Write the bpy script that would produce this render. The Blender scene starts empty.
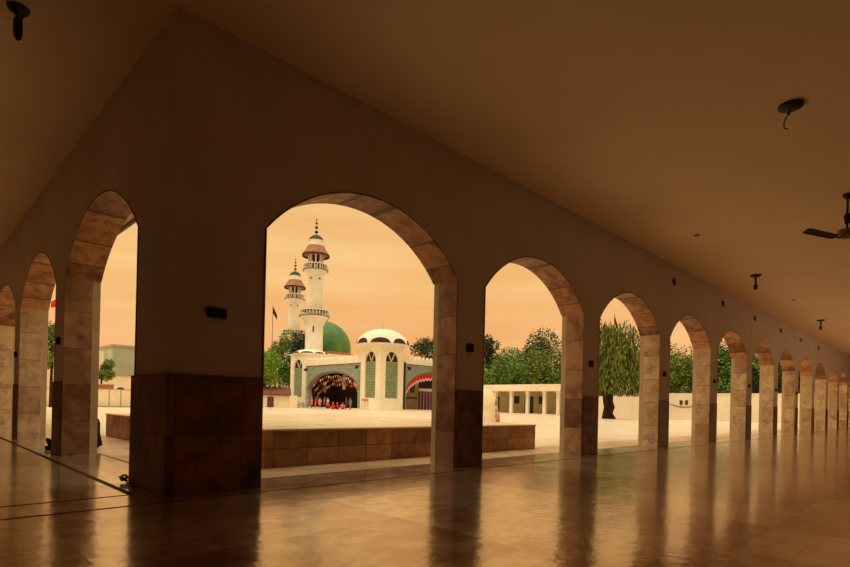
import bpy, bmesh, math, random
from mathutils import Vector, Matrix
PI = math.pi
sc = bpy.context.scene
col = sc.collection

# ---------------------------------------------------------------- camera
F_PX, CY_PX = 534.585, 403.26
YAW, PITCH, ROLL = 0.791385, 0.0021217, -0.0229922
CAM = Vector((-2.1225, -6.1108, 1.0612))
RX, RY = math.sin(YAW), math.cos(YAW)
LX, LY = -RY, RX
def ray(px, py):
    u = (px-425)/F_PX; v = (CY_PX-py)/F_PX
    c, s = math.cos(-ROLL), math.sin(-ROLL); u, v = u*c-v*s, u*s+v*c
    c, s = math.cos(PITCH), math.sin(PITCH); yy, zz = c-v*s, s+v*c
    return Vector((u*RX+yy*RY, u*LX+yy*LY, zz))
def hit(px, py, ax, val):
    r = ray(px, py); return CAM+r*((val-CAM[ax])/r[ax])
def deep(px, py, d):
    return CAM+ray(px, py)*d
def horizon(px):
    return CY_PX + math.tan(PITCH)*F_PX + math.tan(-ROLL)*(px-425)
def ground(px, d):
    p = deep(px, horizon(px), d); return Vector((p.x, p.y, 0))
def zat(px, py, d):
    return deep(px, py, d).z

cd = bpy.data.cameras.new('camera'); cam = bpy.data.objects.new('camera', cd); col.objects.link(cam)
cd.sensor_width = 36; cd.lens = F_PX/850*36; cd.shift_y = (CY_PX-283.5)/850; cd.shift_x = .0013
cd.clip_start = .05; cd.clip_end = 1000
o_ = ray(425, CY_PX); rt = (ray(426, CY_PX)-o_).normalized(); up = (ray(425, CY_PX-1)-o_).normalized(); fw = o_.normalized()
m = Matrix((rt, up, -fw)).transposed().to_4x4(); m.translation = CAM
cam.matrix_world = m
sc.camera = cam

# ---------------------------------------------------------------- sky, sun, exposure
sc.view_settings.view_transform = 'Standard'; sc.view_settings.look = 'None'
sc.view_settings.gamma = 1; sc.view_settings.use_curve_mapping = False
sc.view_settings.exposure = 0.0
w = bpy.data.worlds.new('dusk_sky'); sc.world = w; w.use_nodes = True
nt = w.node_tree; nt.nodes.clear()
def N(nt, t, **k):
    n = nt.nodes.new(t)
    for a, b in k.items(): setattr(n, a, b)
    return n
out = N(nt, 'ShaderNodeOutputWorld'); bg = N(nt, 'ShaderNodeBackground'); nt.links.new(bg.outputs[0], out.inputs[0])
tc = N(nt, 'ShaderNodeTexCoord'); sp = N(nt, 'ShaderNodeSeparateXYZ'); nt.links.new(tc.outputs['Generated'], sp.inputs[0])
rp = N(nt, 'ShaderNodeValToRGB'); nt.links.new(sp.outputs[2], rp.inputs[0])
els = [(0.0, (.93, .46, .20, 1)), (0.08, (.93, .47, .20, 1)), (0.22, (.92, .53, .215, 1)), (0.38, (.88, .54, .23, 1)), (.6, (1.15, .90, .60, 1)), (1, (1.7, 1.46, 1.15, 1))]
while len(rp.color_ramp.elements) < len(els): rp.color_ramp.elements.new(.5)
for e, (p, c) in zip(rp.color_ramp.elements, els): e.position = p; e.color = c
mp = N(nt, 'ShaderNodeMapping'); mp.inputs['Scale'].default_value = (1.3, 1.3, 11)
nt.links.new(tc.outputs['Generated'], mp.inputs[0])
no = N(nt, 'ShaderNodeTexNoise'); no.inputs['Scale'].default_value = 1.6; no.inputs['Detail'].default_value = 5; nt.links.new(mp.outputs[0], no.inputs['Vector'])
r2 = N(nt, 'ShaderNodeValToRGB'); nt.links.new(no.outputs[0], r2.inputs[0])
r2.color_ramp.elements[0].position = .35; r2.color_ramp.elements[0].color = (.98, .90, .80, 1)
r2.color_ramp.elements[1].position = .68; r2.color_ramp.elements[1].color = (1.05, 1.13, 1.12, 1)
mx = N(nt, 'ShaderNodeMix', data_type='RGBA', blend_type='MULTIPLY'); mx.inputs[0].default_value = 1
nt.links.new(rp.outputs[0], mx.inputs[6]); nt.links.new(r2.outputs[0], mx.inputs[7])
nt.links.new(mx.outputs[2], bg.inputs[0]); bg.inputs[1].default_value = 1.0
sd = bpy.data.lights.new('sun', 'SUN'); sd.energy = 1.1; sd.angle = math.radians(40); sd.color = (1, .88, .70)
so = bpy.data.objects.new('sun', sd); col.objects.link(so); so.location = (0, 0, 40)
so.rotation_euler = (Vector((.50, .02, -1.15))).to_track_quat('-Z', 'Y').to_euler()

# ---------------------------------------------------------------- materials
def base_mat(name, rough=.7, spec=.4, metal=0):
    m = bpy.data.materials.new(name); m.use_nodes = True
    b = m.node_tree.nodes['Principled BSDF']
    b.inputs['Roughness'].default_value = rough; b.inputs['Specular IOR Level'].default_value = spec; b.inputs['Metallic'].default_value = metal
    return m, m.node_tree, b
def mottled(name, c1, c2, scale=3, rough=.7, spec=.3, metal=0, bump=0, lo=.35, hi=.65, detail=6, stretch=(1, 1, 1)):
    m, nt, b = base_mat(name, rough, spec, metal)
    tc = N(nt, 'ShaderNodeTexCoord'); mp = N(nt, 'ShaderNodeMapping'); mp.inputs['Scale'].default_value = stretch
    nt.links.new(tc.outputs['Object'], mp.inputs[0])
    n = N(nt, 'ShaderNodeTexNoise'); n.inputs['Scale'].default_value = scale; n.inputs['Detail'].default_value = detail; n.inputs['Roughness'].default_value = .6
    nt.links.new(mp.outputs[0], n.inputs['Vector'])
    r = N(nt, 'ShaderNodeValToRGB'); nt.links.new(n.outputs[0], r.inputs[0])
    r.color_ramp.elements[0].position = lo; r.color_ramp.elements[0].color = (*c1, 1)
    r.color_ramp.elements[1].position = hi; r.color_ramp.elements[1].color = (*c2, 1)
    nt.links.new(r.outputs[0], b.inputs['Base Color'])
    if bump:
        bp = N(nt, 'ShaderNodeBump'); bp.inputs['Strength'].default_value = bump; bp.inputs['Distance'].default_value = .02
        nt.links.new(n.outputs[0], bp.inputs['Height']); nt.links.new(bp.outputs[0], b.inputs['Normal'])
    return m
def slabs(name, c1, c2, size, joint=.006, jcol=(.1, .06, .03), rough=.4, spec=.5, mode='xy', vary=.35, nscale=2.2, bump=.0, stain=None, jmix=.8, roughvar=0, off=(0, 0), coat=0, ior=1.5, metal=0, bscale=(6, 6, 6)):
    """stone slabs: mode xy = floor, uz = walls (u is x+y), z = courses only, x = voussoirs"""
    m, nt, b = base_mat(name, rough, spec)
    L = nt.links.new
    def MT(op, a, bb=None):
        n = N(nt, 'ShaderNodeMath', operation=op)
        for i, v in enumerate((a, bb)):
            if v is None: continue
            if isinstance(v, (int, float)): n.inputs[i].default_value = v
            else: L(v, n.inputs[i])
        return n.outputs[0]
    tc = N(nt, 'ShaderNodeTexCoord'); s = N(nt, 'ShaderNodeSeparateXYZ'); L(tc.outputs['Object'], s.inputs[0])
    if mode == 'xy': a, c = s.outputs[0], s.outputs[1]
    elif mode == 'uz': a, c = MT('ADD', s.outputs[0], s.outputs[1]), s.outputs[2]
    elif mode == 'z': a, c = s.outputs[2], None
    else: a, c = MT('ADD', s.outputs[0], s.outputs[1]), None
    a = MT('DIVIDE', MT('ADD', a, off[0]), size[0])
    dist = []
    fl = [MT('FLOOR', a)]
    fr = MT('FRACT', a); dist.append(MT('MULTIPLY', MT('MINIMUM', fr, MT('SUBTRACT', 1, fr)), size[0]))
    if c is not None:
        c = MT('DIVIDE', MT('ADD', c, off[1]), size[1]); fl.append(MT('FLOOR', c)); fr = MT('FRACT', c)
        dist.append(MT('MULTIPLY', MT('MINIMUM', fr, MT('SUBTRACT', 1, fr)), size[1]))
    d = dist[0] if len(dist) == 1 else MT('MINIMUM', dist[0], dist[1])
    isj = MT('LESS_THAN', d, joint)
    cb = N(nt, 'ShaderNodeCombineXYZ'); L(fl[0], cb.inputs[0])
    if len(fl) > 1: L(fl[1], cb.inputs[1])
    else: L(MT('FLOOR', MT('DIVIDE', MT('ADD', s.outputs[0], s.outputs[1]), 2.1)), cb.inputs[1])
    wn = N(nt, 'ShaderNodeTexWhiteNoise'); L(cb.outputs[0], wn.inputs[0])
    # slab-shifted cloudy noise
    vs = N(nt, 'ShaderNodeVectorMath', operation='SCALE'); L(wn.outputs['Color'], vs.inputs[0]); vs.inputs['Scale'].default_value = 9
    va = N(nt, 'ShaderNodeVectorMath', operation='ADD'); L(tc.outputs['Object'], va.inputs[0]); L(vs.outputs[0], va.inputs[1])
    n = N(nt, 'ShaderNodeTexNoise'); n.inputs['Scale'].default_value = nscale; n.inputs['Detail'].default_value = 7; n.inputs['Roughness'].default_value = .62; n.inputs['Distortion'].default_value = .6
    L(va.outputs[0], n.inputs['Vector'])
    f = MT('ADD', MT('MULTIPLY', MT('SUBTRACT', wn.outputs['Value'], .5), vary), n.outputs[0])
    r = N(nt, 'ShaderNodeValToRGB'); L(f, r.inputs[0])
    r.color_ramp.elements[0].position = .3; r.color_ramp.elements[0].color = (*c1, 1)
    r.color_ramp.elements[1].position = .7; r.color_ramp.elements[1].color = (*c2, 1)
    cur = r.outputs[0]
    if stain:
        n2 = N(nt, 'ShaderNodeTexNoise'); n2.inputs['Scale'].default_value = stain[1]; n2.inputs['Detail'].default_value = 8; n2.inputs['Roughness'].default_value = .7
        L(tc.outputs['Object'], n2.inputs['Vector'])
        rr = N(nt, 'ShaderNodeValToRGB'); L(n2.outputs[0], rr.inputs[0]); rr.color_ramp.elements[0].position = .5; rr.color_ramp.elements[1].position = .68
        mm = N(nt, 'ShaderNodeMix', data_type='RGBA'); L(MT('MULTIPLY', rr.outputs[0], stain[2]), mm.inputs[0]); L(cur, mm.inputs[6]); mm.inputs[7].default_value = (*stain[0], 1); cur = mm.outputs[2]
    mm = N(nt, 'ShaderNodeMix', data_type='RGBA'); L(MT('MULTIPLY', isj, jmix), mm.inputs[0]); L(cur, mm.inputs[6]); mm.inputs[7].default_value = (*jcol, 1)
    L(mm.outputs[2], b.inputs['Base Color'])
    if roughvar:
        L(MT('ADD', MT('MULTIPLY', n.outputs[0], roughvar), rough-.5*roughvar), b.inputs['Roughness'])
    if bump:
        n3 = N(nt, 'ShaderNodeTexNoise'); n3.inputs['Scale'].default_value = 1; n3.inputs['Detail'].default_value = 5
        mp = N(nt, 'ShaderNodeMapping'); mp.inputs['Scale'].default_value = bscale; L(tc.outputs['Object'], mp.inputs[0]); L(mp.outputs[0], n3.inputs['Vector'])
        bp = N(nt, 'ShaderNodeBump'); bp.inputs['Strength'].default_value = bump; bp.inputs['Distance'].default_value = .01
        L(n3.outputs[0], bp.inputs['Height']); L(bp.outputs[0], b.inputs['Normal'])
    b.inputs['Metallic'].default_value = metal; b.inputs['Coat Weight'].default_value = coat; b.inputs['Coat Roughness'].default_value = .1; b.inputs['IOR'].default_value = ior
    return m
def leafmat(name, dark, light):
    m, nt, b = base_mat(name, .55, .3)
    g = N(nt, 'ShaderNodeNewGeometry'); r = N(nt, 'ShaderNodeValToRGB'); nt.links.new(g.outputs['Random Per Island'], r.inputs[0])
    r.color_ramp.elements[0].color = (*dark, 1); r.color_ramp.elements[1].color = (*light, 1)
    nt.links.new(r.outputs[0], b.inputs['Base Color'])
    return m

M = {}
M['plaster'] = mottled('gallery_plaster', (.70, .60, .58), (.78, .68, .66), .7, .75, .25)
M['ceiling'] = mottled('ceiling_plaster', (.92, .70, .48), (.96, .76, .54), .5, .8, .2)
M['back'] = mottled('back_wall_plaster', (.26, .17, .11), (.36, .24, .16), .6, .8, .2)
M['outer'] = mottled('outer_plaster', (.62, .48, .30), (.74, .60, .40), 1.2, .8, .2)
M['jamb'] = slabs('jamb_marble', (.52, .34, .19), (.90, .73, .49), (.66, 1), .006, (.12, .06, .03), .38, .4, 'z', .32, 2.4, stain=((.22, .09, .035), 3.0, .6), off=(.05, 0), bump=.15)
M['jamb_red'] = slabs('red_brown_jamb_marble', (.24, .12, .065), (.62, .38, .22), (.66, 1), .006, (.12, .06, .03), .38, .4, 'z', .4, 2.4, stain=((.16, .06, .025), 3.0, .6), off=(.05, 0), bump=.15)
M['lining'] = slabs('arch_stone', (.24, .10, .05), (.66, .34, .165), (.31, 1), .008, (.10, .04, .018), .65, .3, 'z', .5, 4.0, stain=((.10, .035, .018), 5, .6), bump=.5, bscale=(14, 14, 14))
M['dado'] = slabs('dado_marble', (.15, .065, .042), (.35, .165, .10), (.78, .66), .005, (.03, .012, .006), .42, .4, 'uz', .4, 2.6, stain=((.02, .008, .005), 1.6, .85))
M['kerb'] = slabs('platform_marble', (.32, .16, .09), (.56, .31, .185), (.62, .30), .006, (.06, .025, .012), .5, .4, 'uz', .5, 3.5, stain=((.10, .035, .015), 3, .5))
M['floor'] = slabs('polished_marble', (.50, .28, .12), (.97, .85, .62), (1.22, 1.22), .004, (.16, .075, .03), .17, .55, 'xy', .3, 2.8, bump=.32, stain=((.34, .17, .07), 6, .7), jmix=.6, roughvar=.16, coat=.3, ior=1.8, metal=.6, bscale=(9, 9, 9))
M['apron'] = slabs('weathered_apron_marble', (.54, .33, .15), (.82, .60, .33), (1.22, 1.22), .004, (.25, .13, .06), .42, .4, 'xy', .3, 2.4, bump=.1, jmix=.5, roughvar=.15)
M['paving'] = slabs('courtyard_marble', (.70, .58, .39), (.84, .72, .52), (1.8, 1.8), .012, (.55, .42, .25), .35, .45, 'xy', .35, .8, jmix=.6, roughvar=.2)
M['platop'] = slabs('platform_top_marble', (.70, .54, .32), (.82, .66, .42), (1.27, 1.27), .008, (.5, .36, .2), .3, .45, 'xy', .3, 1.2, jmix=.6, roughvar=.2)
M['strip'] = mottled('dark_inlay', (.030, .018, .012), (.06, .035, .02), 6, .7, .15)
M['cream'] = mottled('cream_wash', (.80, .69, .51), (.90, .81, .63), .6, .8, .2)
M['white'] = mottled('white_wash', (.82, .76, .60), (.92, .87, .74), .8, .7, .25)
M['minaret'] = mottled('minaret_white', (.74, .72, .62), (.86, .84, .73), .5, .7, .25)
M['sage'] = slabs('sage_tile', (.23, .30, .24), (.34, .40, .31), (.9, .45), .02, (.16, .2, .16), .5, .4, 'uz', .4, 1.5)
M['lattice'] = slabs('green_lattice', (.10, .17, .10), (.20, .26, .13), (.42, .42), .045, (.36, .40, .24), .5, .4, 'uz', .5, 1.5)
M['dome_green'] = mottled('green_dome_tile', (.04, .15, .035), (.10, .24, .055), .35, .5, .4)
M['dome_dark'] = mottled('dark_dome', (.025, .03, .015), (.05, .055, .03), 1, .6, .3)
M['eave'] = mottled('weathered_eave_tile', (.28, .13, .075), (.42, .22, .13), 2.5, .8, .2)
M['terracotta'] = mottled('terracotta', (.36, .13, .06), (.52, .21, .10), 1.5, .7, .2)
M['black'] = mottled('black_metal', (.008, .006, .005), (.018, .013, .01), 8, .5, .4)
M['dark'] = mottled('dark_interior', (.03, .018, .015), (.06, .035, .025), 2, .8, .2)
M['brown'] = mottled('brown_wood', (.07, .03, .015), (.14, .07, .035), 5, .6, .3, stretch=(1, 1, 5))
M['bark'] = mottled('bark', (.018, .010, .006), (.06, .032, .018), 5, .9, .1, bump=.8)
M['khaki'] = mottled('khaki_wall', (.36, .30, .17), (.46, .39, .23), 1, .8, .2)
M['roofbrown'] = mottled('brown_tiles', (.11, .045, .025), (.22, .09, .045), 3, .8, .2)
M['palegreen'] = mottled('pale_green_block', (.36, .40, .30), (.48, .50, .37), .4, .8, .2)
M['red'] = mottled('red_cloth', (.55, .02, .02), (.75, .04, .03), 3, .7, .2)
M['darkred'] = mottled('dark_red_cloth', (.16, .02, .015), (.26, .03, .02), 3, .8, .2)
M['whitecloth'] = mottled('white_cloth', (.7, .6, .5), (.85, .76, .64), 3, .7, .2)
M['orange'] = mottled('orange_cloth', (.65, .20, .04), (.8, .30, .07), 3, .7, .2)
M['pink'] = mottled('pink_cloth', (.60, .22, .16), (.75, .32, .22), 3, .7, .2)
M['purple'] = mottled('purple_cloth', (.12, .03, .10), (.22, .05, .16), 3, .7, .2)
M['greycloth'] = mottled('grey_cloth', (.16, .13, .12), (.26, .21, .18), 3, .8, .2)
M['blackcloth'] = mottled('black_cloth', (.012, .010, .010), (.03, .024, .022), 5, .85, .15, bump=.3)
M['skin'] = mottled('skin', (.30, .15, .08), (.36, .19, .11), 4, .55, .3)
M['hair'] = mottled('black_hair', (.008, .006, .005), (.02, .014, .01), 20, .6, .3)
M['steel'] = mottled('dull_steel', (.35, .33, .30), (.5, .47, .42), 6, .35, .5, metal=.8)
M['fanwhite'] = mottled('dusty_fan_enamel', (.20, .13, .08), (.28, .19, .12), 5, .5, .4)
M['rock'] = mottled('stained_cream_stone', (.72, .58, .36), (.85, .74, .52), 1.4, .8, .2, bump=.4)
M['stain'] = mottled('rust_brown_stone', (.32, .15, .06), (.55, .34, .16), 3, .8, .2, bump=.4)
M['leaf_bright'] = leafmat('bright_leaves', (.09, .20, .015), (.34, .50, .05))
M['leaf_mid'] = leafmat('mid_green_leaves', (.04, .11, .015), (.20, .33, .05))
M['leaf_dark'] = leafmat('dark_leaves', (.010, .035, .010), (.055, .105, .025))
M['leaf_weep'] = leafmat('weeping_leaves', (.006, .015, .003), (.22, .27, .03))
M['leaf_olive'] = leafmat('olive_leaves', (.03, .07, .01), (.26, .33, .05))

# ---------------------------------------------------------------- mesh builder
class MB:
    def __init__(s): s.v = []; s.f = []; s.mi = []; s.cur = 0
    def add(s, vs, fs):
        b = len(s.v); s.v += [tuple(v) for v in vs]; s.f += [tuple(b+i for i in f) for f in fs]; s.mi += [s.cur]*len(fs)
    def box(s, x0, x1, y0, y1, z0, z1):
        if x0 > x1: x0, x1 = x1, x0
        if y0 > y1: y0, y1 = y1, y0
        s.add([(x0, y0, z0), (x1, y0, z0), (x1, y1, z0), (x0, y1, z0), (x0, y0, z1), (x1, y0, z1), (x1, y1, z1), (x0, y1, z1)],
              [(0, 3, 2, 1), (4, 5, 6, 7), (0, 1, 5, 4), (1, 2, 6, 5), (2, 3, 7, 6), (3, 0, 4, 7)]); return s
    def lathe(s, prof, n=24, c=(0, 0, 0)):
        vs = []; fs = []; k = len(prof)
        for i in range(n):
            a = 2*PI*i/n
            for r, z in prof: vs.append((c[0]+r*math.cos(a), c[1]+r*math.sin(a), c[2]+z))
        for i in range(n):
            j = (i+1) % n
            for q in range(k-1): fs.append((i*k+q, j*k+q, j*k+q+1, i*k+q+1))
        fs.append(tuple(i*k for i in reversed(range(n)))); fs.append(tuple(i*k+k-1 for i in range(n)))
        s.add(vs, fs); return s
    def tube(s, pts, r, n=8):
        pts = [Vector(p) for p in pts]; rs = r if isinstance(r, (list, tuple)) else [r]*len(pts)
        vs = []; fs = []
        for i, p in enumerate(pts):
            t = (pts[min(i+1, len(pts)-1)]-pts[max(i-1, 0)]).normalized()
            a = Vector((0, 0, 1)) if abs(t.z) < .9 else Vector((1, 0, 0))
            e1 = t.cross(a).normalized(); e2 = t.cross(e1)
            for q in range(n):
                an = 2*PI*q/n; vs.append(p+rs[i]*(math.cos(an)*e1+math.sin(an)*e2))
        for i in range(len(pts)-1):
            for q in range(n):
                q2 = (q+1) % n; fs.append((i*n+q, i*n+q2, (i+1)*n+q2, (i+1)*n+q))
        fs.append(tuple(reversed(range(n)))); fs.append(tuple((len(pts)-1)*n+q for q in range(n)))
        s.add(vs, fs); return s
    def prism(s, poly, fn, d0, d1):
        """poly = list of (u,v); fn(u,v,d) -> point ; extruded from d0 to d1"""
        n = len(poly)
        vs = [fn(u, v, d0) for u, v in poly]+[fn(u, v, d1) for u, v in poly]
        s.add(vs, [tuple(range(n)), tuple(reversed(range(n, 2*n)))]+[(i, i+n, (i+1) % n+n, (i+1) % n) for i in range(n)]); return s
    def ball(s, c, r, n=12, sc_=(1, 1, 1)):
        prof = [(r*math.sin(PI*i/(n//2+2)), -r*math.cos(PI*i/(n//2+2))) for i in range(1, n//2+2)]
        vs = []; fs = []; k = len(prof)
        for i in range(n):
            a = 2*PI*i/n
            for q, z in prof: vs.append((c[0]+q*math.cos(a)*sc_[0], c[1]+q*math.sin(a)*sc_[1], c[2]+z*sc_[2]))
        b = len(vs); vs += [(c[0], c[1], c[2]-r*sc_[2]), (c[0], c[1], c[2]+r*sc_[2])]
        for i in range(n):
            j = (i+1) % n
            for q in range(k-1): fs.append((i*k+q, j*k+q, j*k+q+1, i*k+q+1))
            fs.append((b, j*k, i*k)); fs.append((b+1, i*k+k-1, j*k+k-1))
        s.add(vs, fs); return s
    def build(s, name, mats, parent=None, smooth=False, bevel=0):
        me = bpy.data.meshes.new(name); me.from_pydata(s.v, [], s.f); me.validate()
        bm = bmesh.new(); bm.from_mesh(me); bmesh.ops.recalc_face_normals(bm, faces=bm.faces); bm.to_mesh(me); bm.free()
        for q in (mats if isinstance(mats, (list, tuple)) else [mats]): me.materials.append(q)
        if len(s.mi) == len(me.polygons):
            for p, i in zip(me.polygons, s.mi): p.material_index = i
        if smooth:
            for p in me.polygons: p.use_smooth = True
            try: me.set_sharp_from_angle(angle=math.radians(38))
            except Exception: pass
        o = bpy.data.objects.new(name, me); col.objects.link(o)
        if parent is not None: o.parent = parent
        if bevel:
            b = o.modifiers.new('bevel', 'BEVEL'); b.width = bevel; b.segments = 2; b.limit_method = 'ANGLE'
        return o
def tag(o, label=None, cat=None, group=None, kind=None):
    if label: o['label'] = label
    if cat: o['category'] = cat
    if group: o['group'] = group
    if kind: o['kind'] = kind
    return o
def empty(name, loc=(0, 0, 0), rz=0):
    o = bpy.data.objects.new(name, None); o.empty_display_size = .1; col.objects.link(o); o.location = loc; o.rotation_euler = (0, 0, rz); return o
def copy_tree(o, parent=None):
    c = o.copy(); col.objects.link(c); c.parent = parent
    for ch in list(o.children): copy_tree(ch, c)
    return c

# ---------------------------------------------------------------- dimensions of the arcades
T = .556; HS, HC, HD = 3.195, 5.358, 1.327
R_T0, R_W, R_P, R_N, R_RISE = 1.1095, 3.5285, 4.3, 13, .86
L_T0, L_W, L_P, L_N, L_RISE = 1.1852, 4.0128, 4.7912, 8, .89
R_LEN = 60.0; L_LEN = L_T0+L_N*L_P+.6
GW = 8.7; EAVE = 1.15
def arcpts(w, rise, n=24):
    h = w/2; R = (h*h+rise*rise)/(2*rise); a0 = math.asin(h/R)
    return [(h+R*math.sin(-a0+2*a0*i/n), R*math.cos(-a0+2*a0*i/n)-(R-rise)) for i in range(n+1)]
fR = lambda t, z, d: (t, d, z)
fL = lambda t, z, d: (d, t, z)

def arcade(name, fn, t0, w_, per, n, rise, length, d_in):
    """arcade wall: gallery face at d=0, outer face at d=T; starts at t=d_in on the inside corner"""
    jt = .022; t0 -= jt; w_ += 2*jt; rise += jt
    mb = MB(); t = 0.0; arc = arcpts(w_, rise)
    segs = []
    for k in range(n+1):
        a = t0+k*per if k < n else length
        segs.append((t, a, k)); t = a+w_
    segs[0] = (d_in, segs[0][1], 0)
    for a, b, k in segs:
        mb.prism([(a, 0), (b, 0), (b, HS), (a, HS)], fn, 0 if k else 0, T) if k else mb.prism([(a, 0), (b, 0), (b, HS), (a, HS)], fn, 0, T)
    for k in range(n):
        a = t0+k*per
        for i in range(len(arc)-1):
            (x0, z0), (x1, z1) = arc[i], arc[i+1]
            mb.prism([(a+x0, HS+z0), (a+x1, HS+z1), (a+x1, HC), (a+x0, HC)], fn, 0, T)
    for a, b, k in segs: mb.prism([(a, HS), (b, HS), (b, HC), (a, HC)], fn, 0, T)
    # merge and drop inner faces
    me = bpy.data.meshes.new(name); me.from_pydata(mb.v, [], mb.f)
    bm = bmesh.new(); bm.from_mesh(me); bmesh.ops.remove_doubles(bm, verts=bm.verts, dist=.0005)
    seen = {}
    for f in bm.faces: seen.setdefault(tuple(sorted(v.index for v in f.verts)), []).append(f)
    bm.verts.index_update(); seen = {}
    for f in bm.faces: seen.setdefault(tuple(sorted(v.index for v in f.verts)), []).append(f)
    dele = [f for fs in seen.values() if len(fs) > 1 for f in fs]
    bmesh.ops.delete(bm, geom=dele, context='FACES'); bmesh.ops.recalc_face_normals(bm, faces=bm.faces); bm.to_mesh(me); bm.free()
    me.materials.append(M['plaster']); me.materials.append(M['outer'])
    ax = 1 if fn is fR else 0
    for p in me.polygons:
        c = p.center[ax]
        if c > .02 and p.center[1-ax] > .01: p.material_index = 1
    o = bpy.data.objects.new(name, me); col.objects.link(o); tag(o, kind='structure')
    D1 = .43                                   # marble lining covers the gallery side of each reveal
    for k in range(n):
        a = t0+k*per; b = a+w_
        for (s0, s1) in ((a-.004, a+jt), (b-jt, b+.004)):
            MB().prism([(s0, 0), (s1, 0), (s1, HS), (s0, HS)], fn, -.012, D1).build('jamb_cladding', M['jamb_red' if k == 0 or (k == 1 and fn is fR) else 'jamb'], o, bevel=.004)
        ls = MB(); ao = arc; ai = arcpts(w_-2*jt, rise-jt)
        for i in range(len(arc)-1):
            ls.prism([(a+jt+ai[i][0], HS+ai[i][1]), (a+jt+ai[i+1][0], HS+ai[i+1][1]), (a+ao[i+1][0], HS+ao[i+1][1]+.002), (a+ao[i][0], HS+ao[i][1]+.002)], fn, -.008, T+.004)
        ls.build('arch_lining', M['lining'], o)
    for a, b, k in segs[1:]:
        MB().prism([(a+.001, 0), (min(b, length)-.001, 0), (min(b, length)-.001, HD), (a+.001, HD)], fn, -.03, 0.0).build('dado', M['dado'], o, bevel=.004)
    return o, segs

# ---------------------------------------------------------------- setting
fl = MB(); fl.box(-GW, R_LEN, -GW, .59, -.3, 0); fl.box(-GW, .59, .59, L_LEN, -.3, 0)
ap = MB(); ap.box(.59, R_LEN, .59, 1.95, -.3, 0); ap.box(.59, 1.95, 1.95, L_LEN, -.3, 0)
tag(ap.build('floor_apron', M['apron']), kind='structure')
tag(fl.build('floor', M['floor']), kind='structure')
g = MB(); g.box(1.95, 190, 1.95, 190, -.3, -.004); g.box(R_LEN, 190, -60, 1.95, -.3, -.004); g.box(-90, R_LEN, -60, -GW-.0, -.3, -.004); g.box(-90, 1.95, L_LEN, 190, -.3, -.004)
tag(g.build('floor_courtyard', M['paving']), kind='structure')
c = MB(); c.box(-GW, R_LEN, -GW, T, HC, HC+.25); c.box(-GW, T, T, L_LEN, HC, HC+.25)
tag(c.build('ceiling', M['ceiling']), kind='structure')
wr, segR = arcade('wall_right', fR, R_T0, R_W, R_P, R_N, R_RISE, R_LEN, 0)
wl, segL = arcade('wall_left', fL, L_T0, L_W, L_P, L_N, L_RISE, L_LEN, T)
# dado round the corner pier
p_ = MB(); d_ = .05
poly = [(-d_, -d_), (R_T0-.02, -d_), (R_T0-.02, 0), (0, 0), (0, L_T0-.01), (-d_, L_T0-.01)]
p_.prism(poly, lambda u, v, z: (u, v, z), 0, HD+.01)
tag(p_.build('dado', M['dado'], wr, bevel=.005), label='dark stained marble dado wrapping the corner pier')
# unseen outer gallery wall, with doorway gaps added so daylight reaches the ceiling
wb = MB(); wb.box(-GW-.3, 23.8, -GW-.3, -GW, 0, HC+.25); x_ = 23.8
while x_ < 44:
    wb.box(x_, x_+3.1, -GW-.3, -GW, 2.9, HC+.25); wb.box(x_+3.1, min(x_+4.3, R_LEN), -GW-.3, -GW, 0, HC+.25); x_ += 4.3
wb.box(x_, R_LEN, -GW-.3, -GW, 0, HC+.25) if x_ < R_LEN else None
tag(wb.build('wall_back', M['back']), kind='structure')
for nme, b in (('wall_side', (-GW-.3, -GW, -GW, L_LEN, 0, HC+.25)),
               ('wall_end', (R_LEN, R_LEN+.3, -GW-.3, T, 0, HC+.25)), ('wall_far_left', (-GW-.3, T, L_LEN, L_LEN+.3, 0, HC+.25))):
    tag(MB().box(*b).build(nme, M['back']), kind='structure')
# projecting eaves over the courtyard side with a dark drip edge
e = MB(); e.box(T, R_LEN, T, EAVE, 4.60, 4.72); e.box(T, EAVE, EAVE, L_LEN, 4.60, 4.72)
ev = tag(e.build('trim_1', M['outer']), kind='structure')
e = MB(); e.box(EAVE, R_LEN, EAVE, EAVE+.05, 4.53, 4.74); e.box(EAVE, EAVE+.05, EAVE+.05, L_LEN, 4.53, 4.74)
e.build('drip_edge', M['brown'], ev)
# inlaid floor strips
s_ = MB(); s_.box(-GW+.02, R_LEN-.02, -.395, -.365, .0, .003); tag(s_.build('trim_2', M['strip']), kind='structure')
s_ = MB(); s_.box(-GW+.02, -.27, .265, .29, .0, .003); tag(s_.build('trim_3', M['strip']), kind='structure')
s_ = MB(); s_.box(-.30, -.235, .29, L_LEN-.02, .0, .003); tag(s_.build('trim_4', M['strip']), kind='structure')
s_ = MB(); s_.box(.585, .61, .7, L_LEN-.02, .0, .003); tag(s_.build('trim_5', M['strip']), kind='structure')
s_ = MB(); s_.box(.7, R_LEN-.02, .585, .60, .0, .002); tag(s_.build('trim_6', M['strip']), kind='structure')

# ---------------------------------------------------------------- raised platform
pl = empty('raised_platform', (0, 0, 0)); tag(pl, 'low square marble platform in the courtyard, brown sides and pale top', 'platform')
x0, x1, y0, y1 = 1.97, 9.5, 1.55, 10.45
MB().box(x0+.02, x1-.02, y0+.02, y1-.02, 0, .585).build('side_cladding', M['kerb'], pl, bevel=.005)
MB().box(x0, x1, y0, y1, .585, .615).build('top_slab', M['platop'], pl, bevel=.006)

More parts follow.
